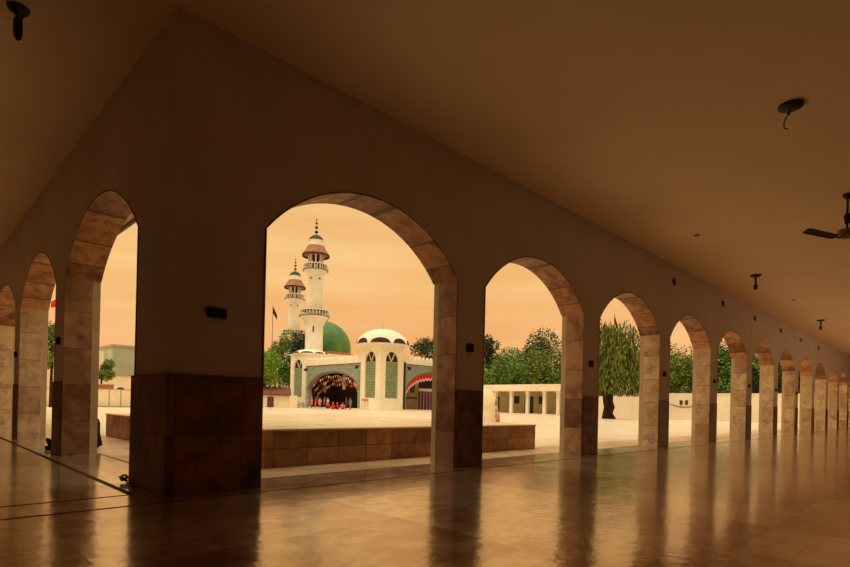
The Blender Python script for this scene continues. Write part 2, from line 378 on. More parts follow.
# ---------------------------------------------------------------- boundary walls
BX = 60.6
by0 = .58
bw = MB(); bw.box(BX, BX+.3, by0, hit(588, 400, 0, BX).y-.05, 0, 2.85); bo = tag(bw.build('wall_far_right', M['cream']), kind='structure')
MB().box(BX-.05, BX+.35, by0, hit(588, 400, 0, BX).y-.05, 2.85, 2.97).build('coping', M['cream'], bo)
# railing behind the boundary wall
rl = empty('railing', (BX+1.2, 0, 0)); tag(rl, 'dark metal railing running along the far boundary wall under the trees', 'railing')
r_ = MB(); r_.box(-.03, .03, 1, hit(588, 400, 0, BX).y-.5, 3.25, 3.33); r_.build('top_rail', M['black'], rl)
r_ = MB()
for i in range(int((hit(588, 400, 0, BX).y-1.5)/.4)): r_.box(-.02, .02, 1+i*.4-.02, 1+i*.4+.02, 0, 3.27)
tag(r_.build('bars', M['black'], rl), kind='stuff')

# ---------------------------------------------------------------- trees
def tree(kind, label, base, h, rx, ry, z0, mat, n=5200, leaf=.34, trunk=.22, seed=1, droop=False, blobs=18, group=None, lean=0, trunkpts=None, airy=.0):
    rnd = random.Random(seed)
    t = empty(kind, base); tag(t, label, 'tree', group)
    tk = MB()
    top = z0+(h-z0)*.45
    if trunkpts: tk.tube(trunkpts[0], trunkpts[1], 12)
    else: tk.tube([(0, 0, -.05), (lean*.3, .05, top*.35), (lean*.6, -.08, top*.7), (lean, 0, top)], [trunk*1.25, trunk, trunk*.85, trunk*.5], 10)
    cen = []
    for i in range(blobs):
        a = rnd.uniform(0, 2*PI); q = math.sqrt(rnd.random())*.72; zz = rnd.uniform(.12, .86)
        wfac = math.sin(PI*min(1, max(.12, zz*.9+.12)))**.6
        r = rnd.uniform(.26, .42)
        cen.append(Vector((lean+rx*q*wfac*math.cos(a), ry*q*wfac*math.sin(a), z0+(h-z0)*zz)))
        tk.tube([(lean*.8, 0, top*.8), cen[-1]*.5+Vector((lean*.4, 0, top*.45)), cen[-1]], [trunk*.4, trunk*.28, trunk*.1], 5)
    tk.build('trunk', M['bark'], t, smooth=True)
    lf = MB(); R0 = .42*min(rx, ry, (h-z0)*.6)
    rads = [R0*rnd.uniform(.7, 1.15) for _ in cen]
    for i in range(n):
        k = rnd.randrange(len(cen)); c = cen[k]; d = Vector((rnd.gauss(0, 1), rnd.gauss(0, 1), rnd.gauss(0, .8))).normalized()
        p = c+d*rads[k]*(rnd.uniform(.55, 1.0)+airy*rnd.random()); 
        if droop: p.z -= rnd.random()**2*1.3
        if p.z < z0-.4: p.z = z0-.4+rnd.random()*.3
        s = leaf*rnd.uniform(.6, 1.2)
        if droop: e1 = Vector((rnd.gauss(0, .3), rnd.gauss(0, .3), -1)).normalized()
        else: e1 = Vector((rnd.gauss(0, 1), rnd.gauss(0, 1), rnd.gauss(0, .6))).normalized()
        e2 = e1.cross(Vector((rnd.gauss(0, 1), rnd.gauss(0, 1), rnd.gauss(0, 1)))).normalized()
        nn = e1.cross(e2)
        L = s*(1.5 if droop else 1); W = s*(.33 if droop else .42)
        lf.add([p-e1*L*.5, p+e2*W*.5+nn*.05*s, p+e1*L*.5, p-e2*W*.5+nn*.05*s], [(0, 1, 2, 3)])
    lf.build('foliage', M[mat], t)
    return t
# big tree inside the courtyard, in front of the boundary wall
tp = ground(610, 56)
def H(px, py, d): return zat(px, py, d)
tree('weeping_tree', 'large drooping tree with a thick twisted trunk before the far boundary wall', tp, H(620, 324, 56), 5.0, 4.6, H(610, 391, 56), 'leaf_weep', 12500, .40, .3, 11, True, 34,
     trunkpts=([(0, 0, -.05), (-.25, 0, .6), (.1, 0, 1.2), (-.35, 0, 2.0), (-.1, 0, 2.9), (.2, .1, 4.0)], [.72, .50, .55, .48, .55, .4]))
# trees behind the boundary wall and the veranda (far right row)
specs = [  # px, depth, top y, crown half width m, material, words
    (489, 88, 330, 3.2, 'leaf_dark', 'dark tree rising at the left end of the veranda roof'),
    (503, 90, 342, 5.0, 'leaf_mid', 'broad rounded green tree behind the veranda\'s left half'),
    (521, 92, 344, 5.2, 'leaf_dark', 'flat topped dark tree behind the middle of the veranda'),
    (536, 86, 352, 4.6, 'leaf_olive', 'lighter green bushy tree just over the veranda roof'),
    (545, 92, 328, 5.0, 'leaf_dark', 'tallest airy tree above the veranda\'s right end'),
    (560, 86, 340, 5.2, 'leaf_mid', 'green tree behind the veranda partly hidden by the third pier'),
    (580, 90, 345, 5.2, 'leaf_mid', 'green tree behind the wall hidden mostly by the third pier'),
    (508, 84, 360, 4.4, 'leaf_mid', 'low leafy green tree close above the veranda roof, left part'),
    (677, 84, 346, 4.4, 'leaf_mid', 'green tree over the far wall seen at left in the fourth arch'),
    (690, 80, 358, 4.4, 'leaf_olive', 'lighter leafy tree over the far wall beside the fourth arch pillar'),
    (652, 84, 350, 4.4, 'leaf_mid', 'green tree behind the fourth pier, right of the weeping tree'),
    (716, 78, 345, 4.6, 'leaf_dark', 'dark tree over the far wall behind the fifth pier'),
    (730, 76, 346, 4.6, 'leaf_mid', 'green tree over the far wall seen through the fifth arch'),
    (745, 76, 350, 4.2, 'leaf_dark', 'dark tree over the far wall behind the sixth pier'),
    (757, 75, 350, 4.2, 'leaf_dark', 'dark tree over the far wall seen through the sixth arch'),
    (780, 74, 352, 4.6, 'leaf_dark', 'dark tree over the far wall beyond the seventh arch'),
    (803, 73, 352, 4.6, 'leaf_dark', 'dark tree over the far wall beyond the eighth arch'),
]
for i, (px, d, ty, rw, mt, lb) in enumerate(specs):
    h = zat(px, ty, d)
    tree('leafy_tree', lb, ground(px, d), h, rw, rw, 2.2, mt, 5200, .5, .25, 40+i, blobs=20, group='trees beyond the far wall', airy=.25)
# behind the shrine, right of the central dome
tree('leafy_tree', 'dark green tree rising behind the shrine wall right of the white dome', ground(428, 112), zat(428, 331, 112), 4.2, 4.2, 4, 'leaf_dark', 5200, .6, .3, 71, blobs=18, airy=.2)
tree('leafy_tree', 'green tree behind the shrine wall, mostly behind the second pier', ground(446, 112), zat(446, 326, 112), 5, 5, 4, 'leaf_mid', 4500, .6, .3, 72, blobs=18, airy=.2)
# left of the shrine
tree('leafy_tree', 'large bright green tree left of the shrine beside the low brown roof', ground(280, 108), zat(280, 329, 108), 4.8, 4.2, 3.2, 'leaf_mid', 9000, .5, .3, 73, blobs=24)
tree('leafy_tree', 'yellow green tree at the left edge of the first arch', ground(265, 94), zat(266, 353, 94), 3.8, 3.8, 3.2, 'leaf_bright', 6000, .45, .25, 74, blobs=18)
tree('leafy_tree', 'slim dark tree standing in front of the smaller minaret', ground(294, 112), zat(294, 322, 112), 1.4, 1.4, 6, 'leaf_dark', 2200, .5, .2, 75, blobs=10)
tree('leafy_tree', 'dark tree standing at the foot of the taller minaret', ground(304, 108), zat(304, 329, 108), 2.9, 2.4, 7, 'leaf_dark', 3600, .45, .2, 76, blobs=26, airy=.5)
# seen through the left arcade
tree('leafy_tree', 'small round tree over the distant wall in the nearest left arch', ground(102, 66), zat(102, 354, 66), 1.5, 1.5, zat(102, 381, 66), 'leaf_olive', 3500, .3, .12, 77, blobs=10)
tree('leafy_tree', 'tall sparse tree seen through the second left arch', ground(52, 50), zat(52, 321, 50), 1.7, 1.7, zat(52, 370, 50), 'leaf_olive', 2600, .3, .13, 78, blobs=14, airy=.3)

# ---------------------------------------------------------------- veranda building on the right
vy0 = hit(560.5, 400, 0, BX).y; vy1 = hit(486, 400, 0, BX).y; vlow = hit(588, 400, 0, BX).y
vb = empty('veranda_building', (BX, 0, 0)); tag(vb, 'long low cream building with a flat roof and column veranda by the trees', 'building')
vtop = hit(520, 384.5, 0, BX-.8).z; vb0 = hit(520, 391, 0, BX-.8).z
YE = vy1
MB().box(-.9, 6, vlow, YE+1.2, vb0, vtop).build('roof', M['cream'], vb, bevel=.03)
MB().box(2.6, 2.9, vlow, YE, 0, vb0).build('wall', M['khaki'], vb)
MB().box(-.4, 2.6, vlow, YE, 0, .12).build('floor_slab', M['cream'], vb)
for px in (497, 512.6, 528.8, 545.8, 559.6, 573, 584):
    y = hit(px, 400, 0, BX).y
    cl = MB(); cl.box(-.18, .18, y-.22, y+.22, .12, vb0); cl.box(-.26, .26, y-.3, y+.3, vb0-.25, vb0); cl.build('column', M['white'], vb)
for (a, b, z0_, z1_) in ((515.5, 520.5, 1.5, 2.6), (540, 545, 1.5, 2.6)):
    y_a = hit(a, 400, 0, BX+2.6).y; y_b = hit(b, 400, 0, BX+2.6).y
    wn = MB().box(2.53, 2.6, y_b, y_a, z0_, z1_).build('window', M['dark'], vb)
    MB().box(2.51, 2.53, (y_a+y_b)/2-.03, (y_a+y_b)/2+.03, z0_, z1_).build('mullion', M['black'], wn)
for (a, b) in ((531, 534.5), (526, 528), (498, 500.5)):
    y_a = hit(a, 400, 0, BX+2.6).y; y_b = hit(b, 400, 0, BX+2.6).y
    dr = MB().box(2.53, 2.6, y_b, y_a, .12, 2.55).build('door', M['black'], vb)
    MB().ball((2.5, y_b+.15, 1.2), .05, 8).build('handle', M['steel'], dr)

# pale stained rounded block on the courtyard
rb = empty('stone_mound', ground(484.5, 36)); tag(rb, 'pale rounded weathered block with a rust brown patch beyond the platform', 'stone block')
rs = random.Random(4)
prof = [(1.10, 0), (1.08, .3), (1.0, .62), (.94, 1.0), (.92, 1.4), (.80, 1.8), (.52, 2.1), (.22, 2.22), (.02, 2.24)]
mb = MB(); mb.lathe(prof, 28)
mb.v = [(x*(1+.05*math.sin(3*math.atan2(y, x)+z)), y*(1+.06*math.cos(2*math.atan2(y, x)+2*z)), z) for x, y, z in mb.v]
mb.build('body', M['rock'], rb, smooth=True)
st = MB()
side = (ground(500, 36)-ground(487, 36)).normalized(); tow = (Vector((CAM.x, CAM.y, 0))-ground(487, 36)).normalized()
for (a, z, r, f) in ((.78, 1.25, .26, .5), (.82, .75, .22, .5), (.86, 1.6, .16, .2), (.9, .35, .3, .5), (1.02, .16, .2, .45)):
    c = side*a+tow*f; st.ball((c.x*.92, c.y*.92, z), r, 10, (1, 1, 1.3))
st.build('rust_patch', M['stain'], rb, smooth=True)

# ---------------------------------------------------------------- shrine gatehouse
K = ground(380.5, 83); kx, ky = K.x, K.y
S = 4.9
yA = hit(307.5, 400, 0, kx+.3).y; yB = hit(291, 400, 0, kx).y
shr = empty('shrine_gatehouse', (kx, ky, 0)); tag(shr, 'white shrine gatehouse with domed corner tower, sage tiled walls and broad arches', 'building')
la = yA-ky; lb = yB-ky
def archpoly(c, hw, z0, zs, za, n=14, pointed=0):
    P = [(c-hw, z0), (c+hw, z0)]
    for i in range(n+1):
        a = PI*i/n; P.append((c+hw*math.cos(a), zs+(za-zs)*math.sin(a)**(1-pointed*.3)))
    return P
sL = lambda u, v, d: (d, u, v)        # faces looking towards -x
sR = lambda u, v, d: (u, d, v)        # faces looking towards -y
def tower(px0, py0, sz, zc, rf=.86, hf=.53):
    """square tower with arched lattice windows and a low scalloped dome; px0,py0 = near corner"""
    t = MB(); wz0, wzs, wza = 1.9, zc-2.4, zc-.85
    t.box(px0+.35, px0+sz, py0+.35, py0+sz, 0, zc); t.build('tower_core', M['white'], shr)
    for fn, o_, oth in ((sL, py0, px0), (sR, px0, py0)):
        # frame around the window: two piers, sill, head
        f = MB(); c = o_+sz/2; hw = sz*.27
        arc = [(c+hw*math.cos(PI*i/16), wzs+(wza-wzs)*math.sin(PI*i/16)) for i in range(17)]
        e0 = o_ if fn is sL else o_+.35; f.prism([(e0, 0), (c-hw, 0), (c-hw, zc), (e0, zc)], fn, oth, oth+.35)
        f.prism([(c+hw, 0), (o_+sz, 0), (o_+sz, zc), (c+hw, zc)], fn, oth, oth+.35)
        f.prism([(c-hw, 0), (c+hw, 0), (c+hw, wz0), (c-hw, wz0)], fn, oth, oth+.35)
        for i in range(16):
            f.prism([arc[i], arc[i+1], (arc[i+1][0], zc), (arc[i][0], zc)], fn, oth, oth+.35)
        f.build('window_frame', M['white'], shr)
        la_ = MB().prism([(c-hw, wz0), (c+hw, wz0), (c+hw, wzs), (c-hw, wzs)], fn, oth+.22, oth+.34).build('lattice', M['lattice'], shr)
        a2 = [(c+hw*math.cos(PI*i/16), wzs+(wza-wzs)*math.sin(PI*i/16)) for i in range(17)]
        tm = MB().prism(a2, fn, oth+.26, oth+.34).build('fanlight', M['dark'], shr)
        b = MB()
        for q in (-1, 1): b.prism([(c-.07, wzs), (c+.07, wzs), (c+.07+q*hw*.55, wza-.15), (c-.07+q*hw*.55, wza-.15)], fn, oth+.2, oth+.27)
        b.build('glazing_bar', M['white'], tm)
    cx, cy_ = px0+sz/2, py0+sz/2
    MB().box(px0-.2, px0+sz+.2, py0-.2, py0+sz+.2, zc, zc+.22).build('cornice', M['white'], shr)
    r = sz*rf; hd = sz*hf
    d = MB().lathe([(r*.86, zc+.2), (r*1.02, zc+.2), (r*1.03, zc+.35), (r*.98, zc+.35+hd*.20), (r*.86, zc+.35+hd*.48), (r*.66, zc+.35+hd*.74), (r*.4, zc+.35+hd*.91), (r*.15, zc+.35+hd*.985), (.02, zc+.35+hd)], 40, (cx, cy_, 0)).build('dome', M['white'], shr, smooth=True)
    for k in range(8):
        a = PI/4*k+PI*1.25
        ca, sa = math.cos(a), math.sin(a); hw = r*.21
        fn = lambda u, v, dd: (cx+ca*dd-sa*u, cy_+sa*dd+ca*u, v)
        lm = MB(); q_ = 10; hw = r*(.38 if k % 2 == 0 else .3)
        fn = lambda u, v, dd: (cx+dd*(1-.20*max(0, v-zc-.35)/hd)*math.cos(a+u/r), cy_+dd*(1-.20*max(0, v-zc-.35)/hd)*math.sin(a+u/r), v)
        for i in range(q_):
            u0_, u1_ = hw*(2*i/q_-1), hw*(2*(i+1)/q_-1)
            h_ = lambda u: zc+.36+hd*.30*math.sqrt(max(0, 1-(u/hw)**2))+.01
            lm.prism([(u0_, zc+.33), (u1_, zc+.33), (u1_, h_(u1_)), (u0_, h_(u0_))], fn, r*.8, r*1.035)
        lm.build('lunette', M['dark'], d)
    MB().lathe([(.12, zc+.3+hd), (.05, zc+.7+hd), (.14, zc+.85+hd), (.03, zc+1.0+hd), (.01, zc+1.7+hd)], 10, (cx, cy_, 0)).build('finial', M['steel'], shr)
ZC = zat(380.5, 345, 83)
tower(0, 0, S, ZC)
tsz = lb-la
tower(0, la, tsz, zat(299, 353.0, 96), .60, .17)
# walls between towers
def gate_wall(fn, u0, u1, c, hw, zs, za, d0, zp, rmat='sage'):
    w_ = MB(); n = 24
    arc = [(c-hw*math.cos(PI*i/n), zs+(za-zs)*math.sin(PI*i/n)) for i in range(n+1)]
    w_.prism([(u0, 0), (c-hw, 0), (c-hw, zp), (u0, zp)], fn, d0, d0+.6)
    w_.prism([(c+hw, 0), (u1, 0), (u1, zp), (c+hw, zp)], fn, d0, d0+.6)
    for i in range(n): w_.prism([arc[i], arc[i+1], (arc[i+1][0], zp), (arc[i][0], zp)], fn, d0, d0+.6)
    w_.build('tiled_wall', M['sage'], shr)
    for q, (e_, dd, mm) in enumerate(((.0, -.10, 'greycloth'), (.32, -.16, 'sage'), (.6, -.06, 'sage'))):
        g_ = MB()
        for i in range(n):
            P = []
            for ee in (e_, e_+.3):
                P.append([(c-(hw+ee)*math.cos(PI*j/n), zs+(za-zs+ee)*math.sin(PI*j/n)) for j in (i, i+1)])
            g_.prism([P[0][0], P[0][1], P[1][1], P[1][0]], fn, d0+dd, d0+.01)
        g_.build('arch_moulding', M[mm], shr)
    pz = MB(); pz.prism([(u0, zp), (u1, zp), (u1, zp+.75), (u0, zp+.75)], fn, d0-.15, d0+.45)
    k = int((u1-u0)/.85)
    for i in range(k):
        a = u0+(u1-u0)*(i+.5)/k
        pz.prism([(a-.24, zp+.75), (a+.24, zp+.75), (a+.24, zp+1.05), (a, zp+1.32), (a-.24, zp+1.05)], fn, d0-.12, d0+.2)
    pz.build('parapet', M['white'], shr)
    MB().prism([(u0, zp-.12), (u1, zp-.12), (u1, zp), (u0, zp)], fn, d0-.08, d0+.01).build('dark_band', M['greycloth'], shr)
ZP = zat(356, 361, 84)
c1 = hit(333, 400, 0, kx+.3).y-ky; 
gate_wall(sL, S, la, c1, (la-S)*.44, 3.3, zat(333, 372, 90), .3, ZP)
LR = 20.0
cR = hit(433, 400, 1, ky+.3).x-kx; hwR = cR-(hit(407, 400, 1, ky+.3).x-kx)
gate_wall(sR, S, LR, cR, hwR, 3.1, zat(433, 372.5, 87), .3, ZP)
MB().prism([(cR+hwR+.3, .0), (cR+hwR+.31, 0), (cR+hwR+.31, 1), (cR+hwR+.3, 1)], sR, .2, .3)
MB().box(.9, LR, .9, la, ZP-.4, ZP+.1).build('roof', M['cream'], shr)
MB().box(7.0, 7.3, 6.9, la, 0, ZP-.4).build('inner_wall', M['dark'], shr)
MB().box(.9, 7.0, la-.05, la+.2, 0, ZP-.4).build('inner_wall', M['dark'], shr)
MB().box(7.0, LR, 6.5, 6.9, 0, ZP-.4).build('inner_wall', M['khaki'], shr)
# dark drain pipe and lamps on the facade
MB().tube([(S+.25, -.05, 0), (S+.25, -.05, ZP+.2)], .15, 8).build('drain_pipe', M['black'], shr)
for (x_, y_) in ((.1, la-.7), (.1, S+.5), (S+.9, .1)):
    b_ = MB(); sgn = (-1, 0) if x_ < 1 and y_ > 1 else (0, -1)
    b_.tube([(x_, y_, ZP-.6), (x_+sgn[0]*.5, y_+sgn[1]*.5, ZP-.5)], .06, 6); b_.lathe([(.02, .1), (.28, -.05), (.30, -.35), (.1, -.5)], 10, (x_+sgn[0]*.55, y_+sgn[1]*.55, ZP-.55))
    b_.build('wall_lamp', M['black'], shr)
MB().box(-1.2, LR, -1.2, 0.0, 0, .16).box(-1.2, 0, 0, lb, 0, .16).build('step', M['cream'], shr)
# what stands inside the left gate arch
def yl(px, x=kx+4): return hit(px, 400, 0, x).y-ky
for a, b, z0_, z1_, mt, nm in ((323.5, 327, 2.8, 5.0, 'whitecloth', 'hanging_panel'), (319.5, 323.3, 3.0, 4.6, 'orange', 'hanging_panel'), (343.5, 346, 3.4, 6.0, 'whitecloth', 'hanging_panel'), (338, 343, 4.6, 5.8, 'leaf_mid', 'hanging_panel')):
    y_a, y_b = yl(a), yl(b)
    MB().box(3.95, 4.05, y_b, y_a, z0_, z1_).build(nm, M[mt], shr, bevel=.02)
# inside the right gate arch: window, bench line and dark gate
def xr(px, y=ky+6.5): return hit(px, 400, 1, y).x-kx
MB().box(xr(411), xr(415.5), 6.42, 6.5, 3.1, 5.2).build('window', M['brown'], shr)
MB().box(xr(405), xr(418), 6.38, 6.5, 2.0, 2.35).build('rail', M['brown'], shr)
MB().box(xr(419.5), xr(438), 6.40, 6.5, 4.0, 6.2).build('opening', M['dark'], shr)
MB().box(xr(419.5), xr(438), 6.36, 6.42, 3.45, 4.0).build('lintel', M['white'], shr)
gd = MB().box(xr(419.5), xr(438), 6.38, 6.5, .1, 3.45).build('gate', M['purple'], shr)
for i in range(6):
    x_ = xr(419.5)+(xr(438)-xr(419.5))*(i+.5)/6
    MB().box(x_-.05, x_+.05, 6.33, 6.38, .2, 3.4).build('gate_bar', M['whitecloth'], gd)

# red and white scalloped valance in the right arch
va = empty('scalloped_valance', (kx, ky, 0)); tag(va, 'red and white scalloped cloth hung under the shrine\'s right arch', 'awning')
zaR = zat(433, 372.5, 87); nS = 22
vr, vw = MB(), MB()
for i in range(nS):
    a0, a1 = PI*(.06+.88*i/nS), PI*(.06+.88*(i+1)/nS)
    def pt(a, e_): return (cR-(hwR-e_)*math.cos(a), 3.1+(zaR-3.1-e_)*math.sin(a))
    P0, P1 = pt(a0, .06), pt(a1, .06); Q = ((P0[0]+P1[0])/2, (P0[1]+P1[1])/2)
    vr.prism([P0, P1, (P1[0], P1[1]-.55), (Q[0], Q[1]-.95), (P0[0], P0[1]-.55)], sR, .42, .47)
    vw.prism([(P0[0], P0[1]-.55), (Q[0], Q[1]-.95), (P1[0], P1[1]-.55), (P1[0], P1[1]-.8), (Q[0], Q[1]-1.2), (P0[0], P0[1]-.8)], sR, .40, .45)
vr.build('cloth', M['red'], va); vw.build('white_edging', M['whitecloth'], va)
# bunting in the left arch
rb_ = random.Random(8); hwL = (la-S)*.44; zaL = zat(333, 372, 90)
for q, (lbl, drop, xx) in enumerate((('string of red and white bunting just under the left shrine arch', .35, .5), ('middle string of bunting under the left shrine arch', .95, 1.2), ('lowest string of bunting inside the left shrine arch', 1.6, 1.9))):
    bt = empty('bunting', (kx, ky, 0)); tag(bt, lbl, 'bunting', 'strings of bunting')
    st_ = []
    for i in range(31):
        a = PI*(.04+.92*i/30); u = c1-(hwL-.15)*math.cos(a); z = 3.3+(zaL-3.3-.1)*math.sin(a)-drop-.15*math.sin(i*1.3)
        st_.append((xx, u, z))
        MB().prism([(u-.2, z), (u+.2, z), (u+.05, z-.55)], sL, xx-.015, xx+.015).build('pennant', M[('red', 'whitecloth', 'brown', 'orange')[rb_.randrange(4)]], bt)
    cd_ = MB().tube(st_, .025, 5).build('cord', M['brown'], bt)

# ---------------------------------------------------------------- shrine hall with green dome
D = 116; G = ground(326.5, D); gh = empty('shrine_hall', G); tag(gh, 'shrine hall with a large green dome behind the gatehouse and minaret', 'building')
zb = zat(328, 353, D); zt = zat(328, 321.5, D); rg = 24*D/F_PX
MB().box(-7.5, 7.5, -7.5, 7.5, 0, zb-.9).build('walls', M['white'], gh)
MB().lathe([(rg*1.1, zb-1), (rg*1.12, zb-.3), (rg*1.02, zb-.2), (rg*1.02, zb)], 40).build('drum', M['terracotta'], gh, smooth=True)
hz = zt-zb
MB().lathe([(rg*.97, zb-.05), (rg, zb+hz*.12), (rg*.985, zb+hz*.28), (rg*.92, zb+hz*.46), (rg*.80, zb+hz*.63), (rg*.62, zb+hz*.78), (rg*.38, zb+hz*.91), (rg*.14, zb+hz*.985), (.03, zt)], 48).build('dome', M['dome_green'], gh, smooth=True)
MB().lathe([(.2, zt-.1), (.1, zt+.3), (.3, zt+.5), (.08, zt+.8), (.02, zt+1.5)], 10).build('finial', M['steel'], gh)

# ---------------------------------------------------------------- minarets
def zm(y): return 1.06+(401.9-y)*.1964
MD = 105
mi = empty('minaret', ground(313.6, MD)); tag(mi, 'taller looking white minaret in front, rising beside the green dome', 'minaret', 'minarets of the shrine')
u_ = .1964
MB().lathe([(2.3, 0), (2.3, 2), (1.78, 2.3), (1.70, zm(326)), (1.9, zm(325)), (2.0, zm(322.5)), (2.35, zm(319.5)), (2.75, zm(317.7)), (2.8, zm(316)), (1.5, zm(315.9)), (1.46, zm(277)), (1.55, zm(276)), (1.65, zm(274.5)), (2.0, zm(272.8)), (2.3, zm(271.6)), (2.36, zm(270.3)), (.7, zm(270.2))], 32).build('shaft', M['minaret'], mi, smooth=True)
for yy, r in ((316, 2.8), (270.3, 2.36)):
    rail = MB().lathe([(r, zm(yy)+.9), (r+.07, zm(yy)+.9), (r+.07, zm(yy)+1.05), (r-.03, zm(yy)+1.05), (r-.03, zm(yy)+.9)], 24)
    for k in range(28):
        a = 2*PI*k/28; rail.box(r*math.cos(a)-.06, r*math.cos(a)+.06, r*math.sin(a)-.06, r*math.sin(a)+.06, zm(yy)-.02, zm(yy)+.92)
    rail.build('balcony_rail', M['minaret'], mi)
    MB().lathe([(r-.3, zm(yy)-.22), (r+.16, zm(yy)-.20), (r+.16, zm(yy)-.02), (r-.3, zm(yy)-.01)], 28).build('balcony_shade_line', M['greycloth'], mi)  # dark ring under each rail paints in the corbel's shading line
for k in range(8):
    a = PI/4*k+.2; MB().lathe([(.24, zm(270.2)), (.17, zm(269)), (.17, zm(254)), (.28, zm(253))], 10, (1.32*math.cos(a), 1.32*math.sin(a), 0)).build('column', M['minaret'], mi)
MB().lathe([(2.60, zm(255.6)), (2.68, zm(254.9)), (2.3, zm(252.2)), (1.9, zm(249.3)), (1.66, zm(246.5)), (.4, zm(246))], 32).build('flared_eave', M['eave'], mi, smooth=True)
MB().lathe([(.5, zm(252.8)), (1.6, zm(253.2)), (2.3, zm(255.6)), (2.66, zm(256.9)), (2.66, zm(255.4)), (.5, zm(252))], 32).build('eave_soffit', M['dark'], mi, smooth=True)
MB().lathe([(.62, zm(270.2)), (.62, zm(253))], 16).build('stair_core', M['dark'], mi)
MB().lathe([(1.58, zm(246.8)), (1.55, zm(242)), (1.66, zm(241.6)), (1.66, zm(241.2)), (.4, zm(241))], 28).build('neck', M['minaret'], mi)
MB().lathe([(1.46, zm(241.3)), (1.42, zm(239.7)), (1.15, zm(237.5)), (.7, zm(235.8)), (.2, zm(234.8)), (.03, zm(234.6))], 28).build('dome', M['dome_dark'], mi, smooth=True)
fi = MB().tube([(0, 0, zm(235)), (0, 0, zm(217))], [.07, .03], 8)
for yy, r in ((232, .36), (227.5, .33), (223.3, .26), (219.8, .16)): fi.ball((0, 0, zm(yy)), r, 12, (1, 1, .75))
fi.build('finial', M['black'], mi, smooth=True)
# small dark window slits
for i, yy in enumerate((281, 281, 333)):
    p = ray(315, 400); an = math.atan2(-p.y, -p.x)+(-.45, .45, -.1)[i]
    rr = 1.95 if yy < 300 else 1.72
    b = MB(); c_, s_2 = math.cos(an), math.sin(an)
    b.prism([(-.12, zm(yy)), (.12, zm(yy)), (.12, zm(yy)+(.35 if yy < 300 else 1.1)), (-.12, zm(yy)+(.35 if yy < 300 else 1.1))], lambda u, v, d, c_=c_, s_2=s_2: (c_*d-s_2*u, s_2*d+c_*u, v), rr-.1, rr+.05)
    b.build('slit_window', M['dark'], mi)
m2 = copy_tree(mi); m2.location = ground(293.4, MD*1.285); m2['label'] = 'smaller looking white minaret farther back, left of the front one'

# ---------------------------------------------------------------- low buildings on the left
hb = empty('low_house', ground(272, 90), 0); tag(hb, 'low house with a brown tiled roof and dark door left of the shrine', 'house')
hb.rotation_euler.z = math.atan2(ray(272, 400).y, ray(272, 400).x)-PI/2    # faces the courtyard
z1_ = zat(272, 395.5, 90); z2_ = zat(272, 386, 90)
MB().box(-4.5, 3.0, 0, 3, 0, z1_).build('wall', M['cream'], hb)
MB().prism([(-.5, z1_), (4.2, z2_-.2), (4.2, z2_), (-.5, z1_+.25)], lambda u, v, d: (d, u, v), -4.8, 3.3).build('roof', M['roofbrown'], hb)
MB().box(-.6, .45, -.05, 0, 0, 1.75).build('door', M['brown'], hb)
MB().box(3.0, 4.3, -.6, 2, 0, z1_+.1).build('side_block', M['cream'], hb)
# wall seen through the left arches
q = hit(120, 407.2, 2, 0); wy = q.y
xa = hit(40, 400, 1, wy).x; xb = hit(200, 400, 1, wy).x
zt_ = hit(120, 389.8, 1, wy).z
fwall = tag(MB().box(xa, xb, wy, wy+.3, 0, zt_).build('wall_far', M['cream']), kind='structure')
pn = MB()
MB().box(xa, xb, wy-.04, wy+.34, zt_, zt_+.06).build('coping', M['khaki'], fwall)
for i in range(14):
    x_ = xa+(xb-xa)*(i+.5)/14; MB().box(x_-.04, x_+.04, wy-.03, wy, .05, zt_-.02).build('pilaster', M['khaki'], fwall)
kb = MB().box(xa, xb, wy-.5, wy, 0, .12).build('kerb', M['khaki'], fwall)
bb = empty('flat_roofed_house', (0, wy+14, 0)); tag(bb, 'cream flat roofed house behind the distant wall in the nearest left arch', 'house')
y2 = wy+14; a_, b_ = hit(96, 400, 1, y2).x, hit(170, 400, 1, y2).x
MB().box(a_, b_, 0, 8, 0, hit(125, 376, 1, y2).z).build('wall', M['cream'], bb)
MB().box(a_-.1, b_+.1, -.15, 8, hit(125, 376, 1, y2).z, hit(125, 375, 1, y2).z).build('roof_slab', M['khaki'], bb)
MB().box(hit(96, 400, 1, y2).x, hit(108, 400, 1, y2).x, 2, 8, 3, hit(104, 350, 1, y2).z).build('stair_room', M['cream'], bb)
gb = empty('block_building', (0, wy+24, 0)); tag(gb, 'pale green windowless block behind the cream house in the nearest left arch', 'building')
y2 = wy+24; a_, b_ = hit(112.5, 400, 1, y2).x, hit(180, 400, 1, y2).x; zz = hit(125, 347.5, 1, y2).z
MB().box(a_, b_, 0, 8, 0, zz).build('wall', M['palegreen'], gb)
MB().box(a_-.15, b_, -.15, 8, zz, zz+.35).build('parapet', M['khaki'], gb)
rbx = empty('brick_block', (0, wy+3, 0)); tag(rbx, 'low red brown brick block just behind the distant wall, left side', 'wall block')
y2 = wy+3; a_, b_ = hit(92, 400, 1, y2).x, hit(114.5, 400, 1, y2).x
MB().box(a_, b_, 0, 2, 0, hit(105, 385, 1, y2).z).build('brickwork', M['terracotta'], rbx)
MB().box(a_-.05, b_+.05, -.05, 2.05, hit(105, 385, 1, y2).z, hit(105, 384, 1, y2).z).build('coping', M['khaki'], rbx)
wt = empty('water_tank', (hit(121.5, 400, 1, wy+5).x, wy+5, 0)); tag(wt, 'small dark round tank showing just above the distant wall', 'tank')
tz = hit(121.5, 390, 1, wy+5).z
MB().lathe([(.3, tz-1), (.42, tz-.8), (.42, tz+.05), (.3, tz+.25), (.1, tz+.32)], 16).build('drum', M['black'], wt, smooth=True)
MB().box(-.35, .35, -.35, .35, 0, tz-1).build('stand', M['khaki'], wt)

